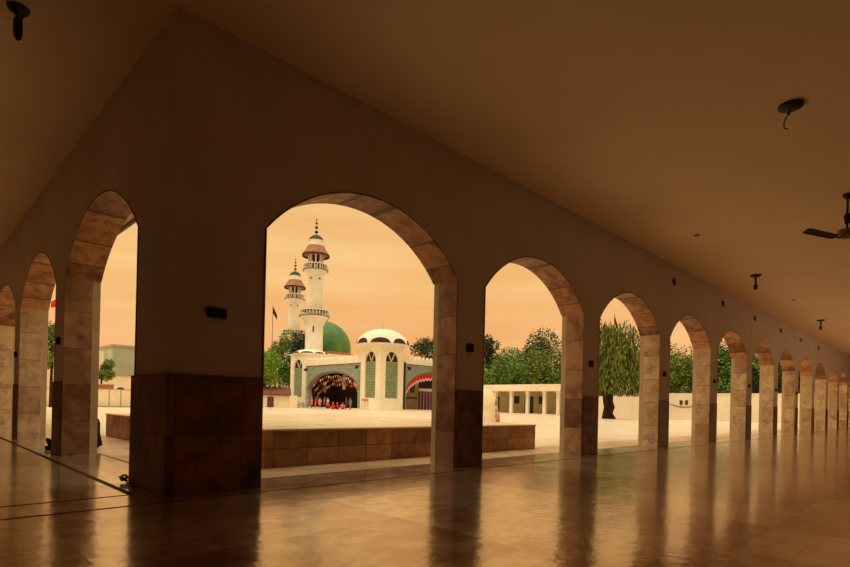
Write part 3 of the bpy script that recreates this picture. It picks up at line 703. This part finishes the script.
# ---------------------------------------------------------------- flags
def flag(label, px, py_top, py_bot, d, mat, w_, drop, base_py=None, lean=(0, 0)):
    b = ground(px, d); f = empty('flag', b); tag(f, label, 'flag')
    zt_, zb_ = zat(px, py_top, d), zat(px, py_bot, d)
    MB().tube([(0, 0, 0), (lean[0], lean[1], zt_+.15)], [.06, .03], 8).build('pole', M['brown'], f)
    rr = ray(px, 400); rt_ = Vector((ray(px+50, 400)-rr)).normalized()
    n = 8; mb = MB(); vs = []
    for i in range(n+1):
        s_ = i/n
        for j in range(5):
            q = j/4
            x = rt_.x*w_*q+lean[0]; y = rt_.y*w_*q+lean[1]; z = zt_-(zt_-zb_)*(s_*(1-.35*q)+drop*q)
            off_ = .07*math.sin(6*q+3*s_); vs.append((x+rr.x*off_, y+rr.y*off_, z))
    fs = [(i*5+j, i*5+j+1, (i+1)*5+j+1, (i+1)*5+j) for i in range(n) for j in range(4)]
    mb.add(vs, fs); o = mb.build('cloth', mat, f, smooth=True); sm = o.modifiers.new('thick', 'SOLIDIFY'); sm.thickness = .02
flag('red flag on a pole seen through the second left arch', 59.5, 297, 306, 40, M['red'], -.72, .55)
flag('dark red pennant standing above the weeping tree', 613.6, 315, 323, 58, M['darkred'], .42, 1.5)
flag('small black pennant on a pole above the trees left of the minarets', 271.8, 306, 313, 75, M['blackcloth'], .62, 1.3)

# ---------------------------------------------------------------- people
def skin_mesh(name, verts, edges, rad, mat, parent, sub=1, extra=None):
    me = bpy.data.meshes.new(name); me.from_pydata(verts, edges, [])
    o = bpy.data.objects.new(name, me); col.objects.link(o)
    sm = o.modifiers.new('s', 'SKIN'); sm.use_smooth_shade = True
    for i, r in enumerate(rad): me.skin_vertices[0].data[i].radius = (r, r) if not isinstance(r, tuple) else r
    me.skin_vertices[0].data[0].use_root = True
    ss = o.modifiers.new('d', 'SUBSURF'); ss.levels = sub; ss.render_levels = sub
    dg = bpy.context.evaluated_depsgraph_get(); dg.update()
    nm = bpy.data.meshes.new_from_object(o.evaluated_get(dg)); bpy.data.objects.remove(o)
    if extra:
        bm = bmesh.new(); bm.from_mesh(nm)
        for c_, r_, s_ in extra:
            mt = Matrix.Translation(c_) @ Matrix.Diagonal((*s_, 1))
            bmesh.ops.create_uvsphere(bm, u_segments=12, v_segments=8, radius=r_, matrix=mt)
        bm.to_mesh(nm); bm.free()
    nm.materials.clear(); nm.materials.append(mat)
    for p in nm.polygons: p.use_smooth = True
    r = bpy.data.objects.new(name, nm); col.objects.link(r); r.parent = parent
    return r
# joints; figure faces +x
POSES = {
 'stand': dict(pel=(0, 0, .95), ch=(0, 0, 1.3), nk=(0, 0, 1.48), hd=(.02, 0, 1.62), hp=.09, kn=((.03, .10, .5), (.0, -.10, .5)), an=((0, .11, .08), (0, -.11, .08)), toe=((.17, .13, .04), (.17, -.13, .04)), el=((-.03, .25, 1.13), (-.03, -.25, 1.13)), ha=((.09, .32, .89), (.09, -.32, .89))),
 'walk': dict(pel=(0, 0, .94), ch=(.03, 0, 1.29), nk=(.05, 0, 1.47), hd=(.08, 0, 1.61), hp=.09, kn=((.17, .09, .52), (-.05, -.09, .5)), an=((.25, .1, .09), (-.32, -.1, .14)), toe=((.42, .11, .05), (-.18, -.11, .04)), el=((-.14, .24, 1.14), (.10, -.24, 1.14)), ha=((-.1, .24, .9), (.3, -.22, 1.0))),
 'sit': dict(pel=(0, 0, .15), ch=(.03, 0, .50), nk=(.06, 0, .67), hd=(.10, 0, .81), hp=.1, kn=((.36, .16, .34), (.40, -.10, .22)), an=((.56, .14, .07), (.78, -.12, .07)), toe=((.74, .16, .04), (.86, -.16, .16)), el=((.12, .25, .36), (.12, -.25, .36)), ha=((.32, .16, .36), (.34, -.12, .30))),
 'squat': dict(pel=(0, 0, .22), ch=(.12, 0, .54), nk=(.2, 0, .70), hd=(.25, 0, .83), hp=.11, kn=((.36, .22, .38), (.36, -.22, .38)), an=((.14, .2, .08), (.14, -.2, .08)), toe=((.32, .24, .04), (.32, -.24, .04)), el=((.26, .28, .42), (.26, -.28, .42)), ha=((.45, .12, .30), (.45, -.12, .30))),
}
def person(label, loc, rz, pose, top, bottom, scarf=None, scale=1, fine=False, group=None):
    P = POSES[pose]; root = empty('person', loc, rz); root.scale = (scale,)*3; tag(root, label, 'person', group)
    pel, ch, nk, hd = P['pel'], P['ch'], P['nk'], P['hd']
    v = [pel, ch, nk, hd]; e = [(0, 1), (1, 2), (2, 3)]; r = [(.10, .11), (.10, .12), .055, .085]
    arms = []; legs = []
    for s_, i in ((1, 0), (-1, 1)):
        b = len(v); hipp = (pel[0]+.01, P['hp']*s_, pel[2]-.03)
        v += [hipp, P['kn'][i], P['an'][i], P['toe'][i]]; e += [(0, b), (b, b+1), (b+1, b+2), (b+2, b+3)]; r += [.095, .06, .04, .032]
        legs.append((hipp, P['kn'][i], P['an'][i]))
        b = len(v); sh = (ch[0], .18*s_, ch[2]+.08)
        v += [sh, P['el'][i], P['ha'][i]]; e += [(1, b), (b, b+1), (b+1, b+2)]; r += [.06, .042, .03]
        arms.append((sh, P['el'][i], P['ha'][i]))
        if fine:
            hA = Vector(P['ha'][i]); dr = (hA-Vector(P['el'][i])).normalized(); sd_ = dr.cross(Vector((0, 0, 1))).normalized()
            for k, ln in enumerate((.075, .085, .08, .062)):
                q = len(v); st_ = hA+sd_*(k-1.5)*.02; v += [tuple(st_+dr*.06), tuple(st_+dr*(.06+ln*.5)+Vector((0, 0, -.01))), tuple(st_+dr*(.06+ln)+Vector((0, 0, -.035)))]
                e += [(b+2, q), (q, q+1), (q+1, q+2)]; r += [.010, .0085, .007]
            q = len(v); v += [tuple(hA+sd_*-.035*s_+dr*.03), tuple(hA+sd_*-.06*s_+dr*.065)]; e += [(b+2, q), (q, q+1)]; r += [.011, .008]
    H_ = Vector(hd)
    ex = [(H_+Vector((.0, 0, .015)), .098, (1.0, .82, 1.2)), (H_+Vector((.105, 0, 0)), .018, (1, .8, 1.6)), (H_+Vector((.0, .083, 0)), .025, (.6, .4, 1.2)), (H_+Vector((.0, -.083, 0)), .025, (.6, .4, 1.2)), (H_+Vector((.09, 0, -.05)), .02, (.6, 1.3, .4))]
    body = skin_mesh('body', v, e, r, M['skin'], root, 1, ex)
    if fine:
        for q_ in (0, 1):
            A_, T_ = Vector(P['an'][q_]), Vector(P['toe'][q_]); MB().tube([A_-(T_-A_)*.2, A_.lerp(T_, .6), T_+(T_-A_)*.25], [.055, .052, .035], 10).build('shoe', bottom, root, smooth=True)
        for s_ in (1, -1): MB().ball(tuple(H_+Vector((.088, .032*s_, .02))), .011, 8).build('eye', M['hair'], root)
    # clothing: elliptical torso loft with sleeves, hips with trouser legs
    def loft(mb, pts, ry, rd, n=18):
        vs = []; fs = []; k = len(pts); pts = [Vector(p) for p in pts]
        for q in range(k):
            t_ = (pts[min(q+1, k-1)]-pts[max(q-1, 0)]).normalized(); e2 = t_.cross(Vector((0, 1, 0))).normalized()
            for a_ in range(n):
                an_ = 2*PI*a_/n; vs.append(pts[q]+Vector((0, ry[q]*math.cos(an_), 0))+e2*rd[q]*math.sin(an_))
        for q in range(k-1):
            for a_ in range(n): fs.append((q*n+a_, q*n+(a_+1) % n, (q+1)*n+(a_+1) % n, (q+1)*n+a_))
        fs += [tuple(reversed(range(n))), tuple((k-1)*n+a_ for a_ in range(n))]; mb.add(vs, fs)
    pv, cv_, nv = Vector(pel), Vector(ch), Vector(nk); sh_ = cv_.lerp(nv, .5); up_ = (cv_-pv).normalized()
    tp_ = [pv-up_*.10, pv, pv.lerp(cv_, .5), cv_, sh_, cv_.lerp(nv, .8), nv-Vector((0, 0, .0))]
    ry_ = [.185, .18, .165, .19, .20, .12, .068]; rd_ = [.155, .15, .13, .145, .13, .09, .068]
    if pose in ('stand', 'walk'): tp_ = [pv-up_*.36, pv-up_*.2]+tp_[1:]; ry_ = [.215, .20]+ry_[1:]; rd_ = [.17, .16]+rd_[1:]
    tb = MB(); loft(tb, tp_, ry_, rd_)
    for sh, el, ha in arms:
        s0 = Vector(sh); s0.y *= .45; s0.z += .04; mid = Vector(el).lerp(Vector(ha), .8)
        tb.tube([s0, Vector(sh), Vector(sh).lerp(Vector(el), .5), Vector(el), mid], [.045, .072, .070, .062, .052], 14)
    tb.build('tunic', top, root, smooth=True)
    lb2 = MB(); lb2.ball((pel[0], 0, pel[2]-.01), .165, 16, (.95, 1.05, .85))
    for hp_, kn, an in legs:
        lb2.tube([Vector(hp_)*.8+pv*.2, Vector(hp_), Vector(hp_).lerp(Vector(kn), .5), Vector(kn), Vector(kn).lerp(Vector(an), .5), Vector(kn).lerp(Vector(an), .92)], [.06, .115, .10, .082, .072, .062], 12)
    lb2.build('trousers', bottom, root, smooth=True)
    if scarf: MB().ball(tuple(H_+Vector((-.025, 0, .04))), .118, 14, (1.0, .92, 1.12)).build('head_scarf', scarf, root, smooth=True)
    else: MB().ball(tuple(H_+Vector((-.022, 0, .055))), .104, 14, (1.0, .86, 1.0)).build('hair', M['hair'], root, smooth=True)
    return root
# seated figure behind the nearest left pier
person('person in black clothes sitting on the floor behind the nearest left pier, legs stretched', (.755, 6.36, 0), math.radians(150), 'sit', M['blackcloth'], M['blackcloth'], M['blackcloth'], 1.0, True)
# group at the gate
gx = kx-5
def at_gate(px, x=gx): h_ = hit(px, 400, 0, x); return (x, h_.y, 0)
ppl = [(321, 'stand', 'pink', 'greycloth', None, 'standing person in pale pink at the left of the gate group', -2.6, gx),
       (325.5, 'walk', 'greycloth', 'dark', None, 'person in dark grey walking at the shrine gate', -1.2, gx+.8),
       (330, 'squat', 'red', 'dark', 'red', 'person in red squatting, left one of the seated group', 3.6, gx-.6),
       (334.5, 'sit', 'red', 'red', 'orange', 'person in bright red with orange head cloth sitting at the gate middle', 3.9, gx-1.2),
       (339, 'sit', 'red', 'dark', 'red', 'person in red sitting right of the orange head cloth', 3.0, gx-.8),
       (343.5, 'squat', 'pink', 'red', 'purple', 'person in pink and red squatting at the right end of the group', 4.3, gx-1.2),
       (347.5, 'stand', 'purple', 'purple', 'purple', 'standing person in purple at the right of the gate group', 2.2, gx+1.2),
       (329, 'stand', 'whitecloth', 'whitecloth', None, 'standing person in white behind the red seated group', 3.0, gx+1.6),
       (351.5, 'stand', 'greycloth', 'greycloth', None, 'standing person in grey by the right side of the left gate arch', 3.3, gx+.6),
       (313, 'stand', 'pink', 'purple', 'pink', 'person in pink head scarf near the motorcycles', 2.9, gx-.2),
       (316.8, 'stand', 'red', 'pink', None, 'standing person in dull red between the motorcycles and the gate', 2.9, gx+.4),
       (309, 'stand', 'pink', 'greycloth', None, 'leftmost standing person by the shrine wall beside motorcycles', 2.7, gx+.2)]
for px, pose, a, b, s_, lb_, rz, x in ppl:
    person(lb_, at_gate(px, x), rz, pose, M[a], M[b], M[s_] if s_ else None, 1.12 if pose != 'stand' else 1.05, group='people at the shrine gate')

# motorcycles by the left end tower
def motorcycle(label, loc, rz):
    t = empty('motorcycle', loc, rz); tag(t, label, 'motorcycle', 'motorcycles by the shrine')
    for x in (-.62, .62):
        wv = MB(); n = 20; pts = [(x+.3*math.cos(2*PI*i/n), 0, .32+.3*math.sin(2*PI*i/n)) for i in range(n+1)]
        wv.tube(pts, .05, 6); tw = wv.build('wheel', M['black'], t, smooth=True)
        sp_ = MB()
        for i in range(6): a = PI*i/6; sp_.tube([(x-.28*math.cos(a), 0, .32-.28*math.sin(a)), (x+.28*math.cos(a), 0, .32+.28*math.sin(a))], .008, 4)
        sp_.build('spokes', M['steel'], tw)
    MB().tube([(.62, .0, .32), (.42, 0, .95), (.36, 0, 1.05)], .04, 6).build('fork', M['steel'], t)
    MB().tube([(.33, -.36, 1.08), (.38, 0, 1.05), (.33, .36, 1.08)], .02, 6).build('handlebar', M['steel'], t)
    MB().tube([(-.62, 0, .32), (0, 0, .35), (.38, 0, .85), (-.5, 0, .72)], .035, 6).build('frame', M['black'], t)
    MB().ball((.13, 0, .82), .2, 14, (1.3, .65, .7)).build('fuel_tank', M['whitecloth'], t, smooth=True)
    MB().box(-.62, -.08, -.13, .13, .76, .86).build('seat', M['black'], t, bevel=.03)
    MB().ball((0, 0, .42), .18, 12, (1.1, .8, .9)).build('engine', M['steel'], t, smooth=True)
    MB().ball((.5, 0, .95), .09, 10).build('headlight', M['whitecloth'], t, smooth=True)
    return t
mc = motorcycle('leftmost motorcycle parked before the shrine\'s left tower', at_gate(293.5, kx-1.7), 1.3)
for px, rz, lb_ in ((298, 1.0, 'middle motorcycle parked before the shrine\'s left tower'), (302.5, 1.95, 'rightmost motorcycle parked before the shrine\'s left tower')):
    c_ = copy_tree(mc); c_.location = at_gate(px, kx-1.8); c_.rotation_euler.z = rz; c_['label'] = lb_
# small stall with pink wares in front of corner tower
stl = empty('folding_stand', ground(366, 80)); tag(stl, 'small folding stand with pink wares before the shrine corner tower', 'stand')
for sx in (-.4, .4):
    for sy in (-.3, .3): MB().tube([(sx, sy, 0), (sx*.8, sy*.8, 1.3)], .03, 6).build('leg', M['steel'], stl)
MB().box(-.5, .5, -.4, .4, 1.3, 1.36).build('tray', M['whitecloth'], stl)
gd_ = MB(); gd_.box(-.45, .45, -.35, .35, 1.36, 1.75); gd_.build('wares', M['pink'], stl, bevel=.08)

# ---------------------------------------------------------------- ceiling and wall fittings in the gallery
def ceiling_rod(label, x, y, ln, rz, group=None):
    t = empty('ceiling_fan_rod', (x, y, HC), rz); tag(t, label, 'fan rod', group)
    MB().lathe([(.17, 0), (.15, -.03), (.07, -.07), (.02, -.08)], 20).build('canopy', M['black'], t, smooth=True)
    MB().box(-.20, .20, -.02, .02, -.05, -.02).build('crossbar', M['black'], t)
    MB().tube([(0, 0, -.06), (0, 0, -ln)], .028, 8).build('rod', M['black'], t)
    MB().lathe([(.02, -ln+.16), (.055, -ln+.13), (.06, -ln+.02), (.03, -ln-.02)], 14).build('sleeve', M['black'], t, smooth=True)
    return t
cr = ceiling_rod('bare fan rod on the ceiling above the fourth right arch', 17.0, -1.44, .44, .3, 'bare fan rods')
for (x, y, lb_) in ((28.05, -1.40, 'far bare fan rod on the ceiling, small and close to the arches'), (38.5, -1.42, 'farthest bare fan rod on the ceiling at the gallery end')):
    c_ = copy_tree(cr); c_.location = (x, y, HC); c_['label'] = lb_
# top left fitting
tl = empty('lamp_holder', (-1.23, 1.34, HC), .6); tag(tl, 'black hanging lamp holder on the ceiling in the top left corner', 'ceiling light')
MB().lathe([(.11, 0), (.10, -.03), (.03, -.05)], 18).build('ceiling_rose', M['black'], tl, smooth=True)
MB().tube([(-.07, 0, -.03), (-.02, 0, -.09), (.0, 0, -.13), (.05, 0, -.06), (.08, 0, -.02)], .018, 8).build('hook', M['black'], tl)
MB().lathe([(.02, -.10), (.042, -.13), (.045, -.27), (.035, -.33), (.012, -.36)], 16).build('socket', M['black'], tl, smooth=True)
# disc with dangling wire
dk = empty('ceiling_rose', (6.69, -4.34, HC)); tag(dk, 'black disc on the ceiling with a bent wire dangling from it', 'ceiling fitting')
MB().lathe([(.15, 0), (.15, -.035), (.12, -.05), (.02, -.055)], 28).build('plate', M['black'], dk, smooth=True)
ri = Vector((RX, LX, 0)); ri = (ray(475, 400)-ray(425, 400)).normalized()
def RP(a, z): return (ri.x*a, ri.y*a, z)
MB().tube([RP(-.01, -.05), RP(-.02, -.11), RP(-.06, -.18), RP(-.09, -.26), RP(-.085, -.33), RP(-.03, -.335)], .009, 6).build('wire', M['brown'], dk)
MB().ball(RP(-.025, -.12), .022, 8).build('connector', M['black'], dk)
# ceiling fan at the right edge
fa = hit(849, 194, 2, HC)
fn_ = empty('ceiling_fan', (fa.x, fa.y, HC)); tag(fn_, 'ceiling fan with dark blades at the right edge of the photo', 'ceiling fan')
MB().lathe([(.09, 0), (.08, -.05), (.03, -.1)], 18).build('canopy', M['black'], fn_, smooth=True)
MB().tube([(0, 0, -.05), (0, 0, -.70)], .02, 8).build('rod', M['black'], fn_)
MB().lathe([(.04, -.58), (.06, -.42), (.02, -.36)], 12).build('shroud', M['black'], fn_)
MB().lathe([(.04, -.67), (.15, -.70), (.17, -.77), (.15, -.83), (.05, -.87)], 24).build('motor', M['fanwhite'], fn_, smooth=True)
bd = math.atan2(-ri.y, -ri.x)
for k in range(2):
    a = bd+.26+k*2*PI/3; ca, sa = math.cos(a), math.sin(a)
    def FP(r, s_, z): return (ca*r-sa*s_, sa*r+ca*s_, z-.40)
    arm = MB().tube([FP(.10, 0, -.44), FP(.2, 0, -.48), FP(.32, 0, -.47)], .014, 6).build('blade_arm', M['black'], fn_)
    b_ = MB(); vs = []
    for (r, s0, s1, dz) in ((.28, -.05, .05, -.47), (.38, -.075, .075, -.468), (.98, -.085, .085, -.43), (1.04, -.06, .07, -.425)):
        for s_, tz in ((s0, -.02), (s1, .02)):
            vs += [FP(r, s_, dz+tz), FP(r, s_, dz+tz+.006)]
    fs = []
    for i in range(3):
        o4 = i*4; n4 = o4+4
        fs += [(o4, o4+2, n4+2, n4), (o4+1, n4+1, n4+3, o4+3), (o4, n4, n4+1, o4+1), (o4+2, o4+3, n4+3, n4+2)]
    fs += [(0, 1, 3, 2), (12, 14, 15, 13)]
    b_.add(vs, fs); b_.build('blade', M['black'], fn_)
# faint discs on the ceiling
cv = MB().lathe([(.07, 0), (.065, -.02), (.02, -.03)], 16).build('downlight', M['fanwhite'], None, smooth=True); cv.location = (11.75, -1.44, HC)
tag(cv, 'small round light on the ceiling before the first bare fan rod', 'ceiling light', 'small ceiling lights')
c_ = copy_tree(cv); c_.location = (22.13, -1.47, HC); c_['label'] = 'small round light on the ceiling between the two bare fan rods'
# small brackets high on the arcade wall
br = empty('wall_bracket', (14.13, 0, 4.87)); tag(br, 'small dark bracket high on the wall, nearest one, above the fourth pier', 'bracket', 'brackets above the right piers')
MB().box(-.05, .05, -.012, 0, -.09, .09).build('back_plate', M['brown'], br)
MB().tube([(0, -.01, .06), (0, -.05, .04), (0, -.06, -.14)], .025, 6).build('arm', M['black'], br)
nm_ = ['second', 'third', 'fourth', 'fifth', 'sixth']
for i, x in enumerate((18.65, 22.74, 27.12, 31.42, 36.28)):
    c_ = copy_tree(br); c_.location = (x, 0, 4.9); c_['label'] = 'small dark bracket high on the right wall, %s nearest' % nm_[i]
# switch boxes on the piers
def box_thing(label, loc, w_, h_, rz=0, group='switch boxes on the piers'):
    t = empty('switch_box', loc, rz); tag(t, label, 'switch box', group)
    MB().box(-w_/2, w_/2, -.05, 0, -h_/2, h_/2).build('case', M['black'], t, bevel=.008)
    MB().box(-w_*.3, w_*.3, -.058, -.05, -h_*.28, h_*.28).build('cover', M['strip'], t)
    return t
box_thing('wide black switch box on the big corner pier', (.50, 0, 2.065), .22, .12)
s1 = box_thing('small dark switch box on the second right pier', (5.0, 0, 2.07), .15, .14)
ords = ['third', 'fourth', 'fifth', 'sixth', 'seventh', 'eighth']
for i, x in enumerate((9.31, 13.6, 18.0, 22.2, 26.5, 30.8)):
    c_ = copy_tree(s1); c_.location = (x, 0, 2.09); c_['label'] = 'small dark switch box on the %s right pier' % ords[i]
for i, y in enumerate((5.57, 10.46)):
    c_ = copy_tree(s1); c_.location = (0, y, 2.07); c_.rotation_euler.z = -PI/2
    c_['label'] = ('small dark switch box on the nearest left pier', 'small dark switch box on the second left pier')[i]
# tangle of black cord at the foot of corner pier
ct = MB(); rc = random.Random(3); pts = []
for i in range(34):
    a = i*.9; r = .06+.03*math.sin(i*1.7); pts.append((r*math.cos(a)*.7, r*math.sin(a), .015+.10*abs(math.sin(i*.37))*(1-r*6)+.01*rc.random()))
ct.tube(pts, .008, 6); ct.tube([pts[-1], (.0, -.12, .012), (.01, -.3, .012), (-.02, -.5, .012)], .010, 6)
ob = ct.build('black_cord', M['black'], None, smooth=True); ob.location = (-.085, 1.22, .002)
tag(ob, 'tangled black cord on the floor at the foot of the corner pier', 'cord')
# cable and taps on the far boundary wall
cb_ = MB(); y_a, y_b = hit(672, 400, 0, BX).y, hit(700, 400, 0, BX).y
pts = [(BX-.04, y_a+(y_b-y_a)*i/10, 1.75-.35*math.sin(PI*i/10)) for i in range(11)]
cb_.tube(pts, .035, 6); tag(cb_.build('wall_cable', M['brown']), 'dark sagging cable on the far wall in the fourth arch', 'cable')
for px, lb_ in ((682.5, 'left of two small dark fittings on the far boundary wall'), (688, 'right of two small dark fittings on the far boundary wall')):
    y_ = hit(px, 400, 0, BX).y; tp_ = empty('wall_tap', (BX, y_, hit(px, 402.5, 0, BX).z)); tag(tp_, lb_, 'fitting', 'dark fittings on the far wall')
    MB().box(-.14, 0, -.14, .14, -.25, .25).build('plate', M['brown'], tp_)
    MB().tube([(-.1, 0, .1), (-.3, 0, .1), (-.32, 0, -.1)], .05, 6).build('spout', M['black'], tp_)
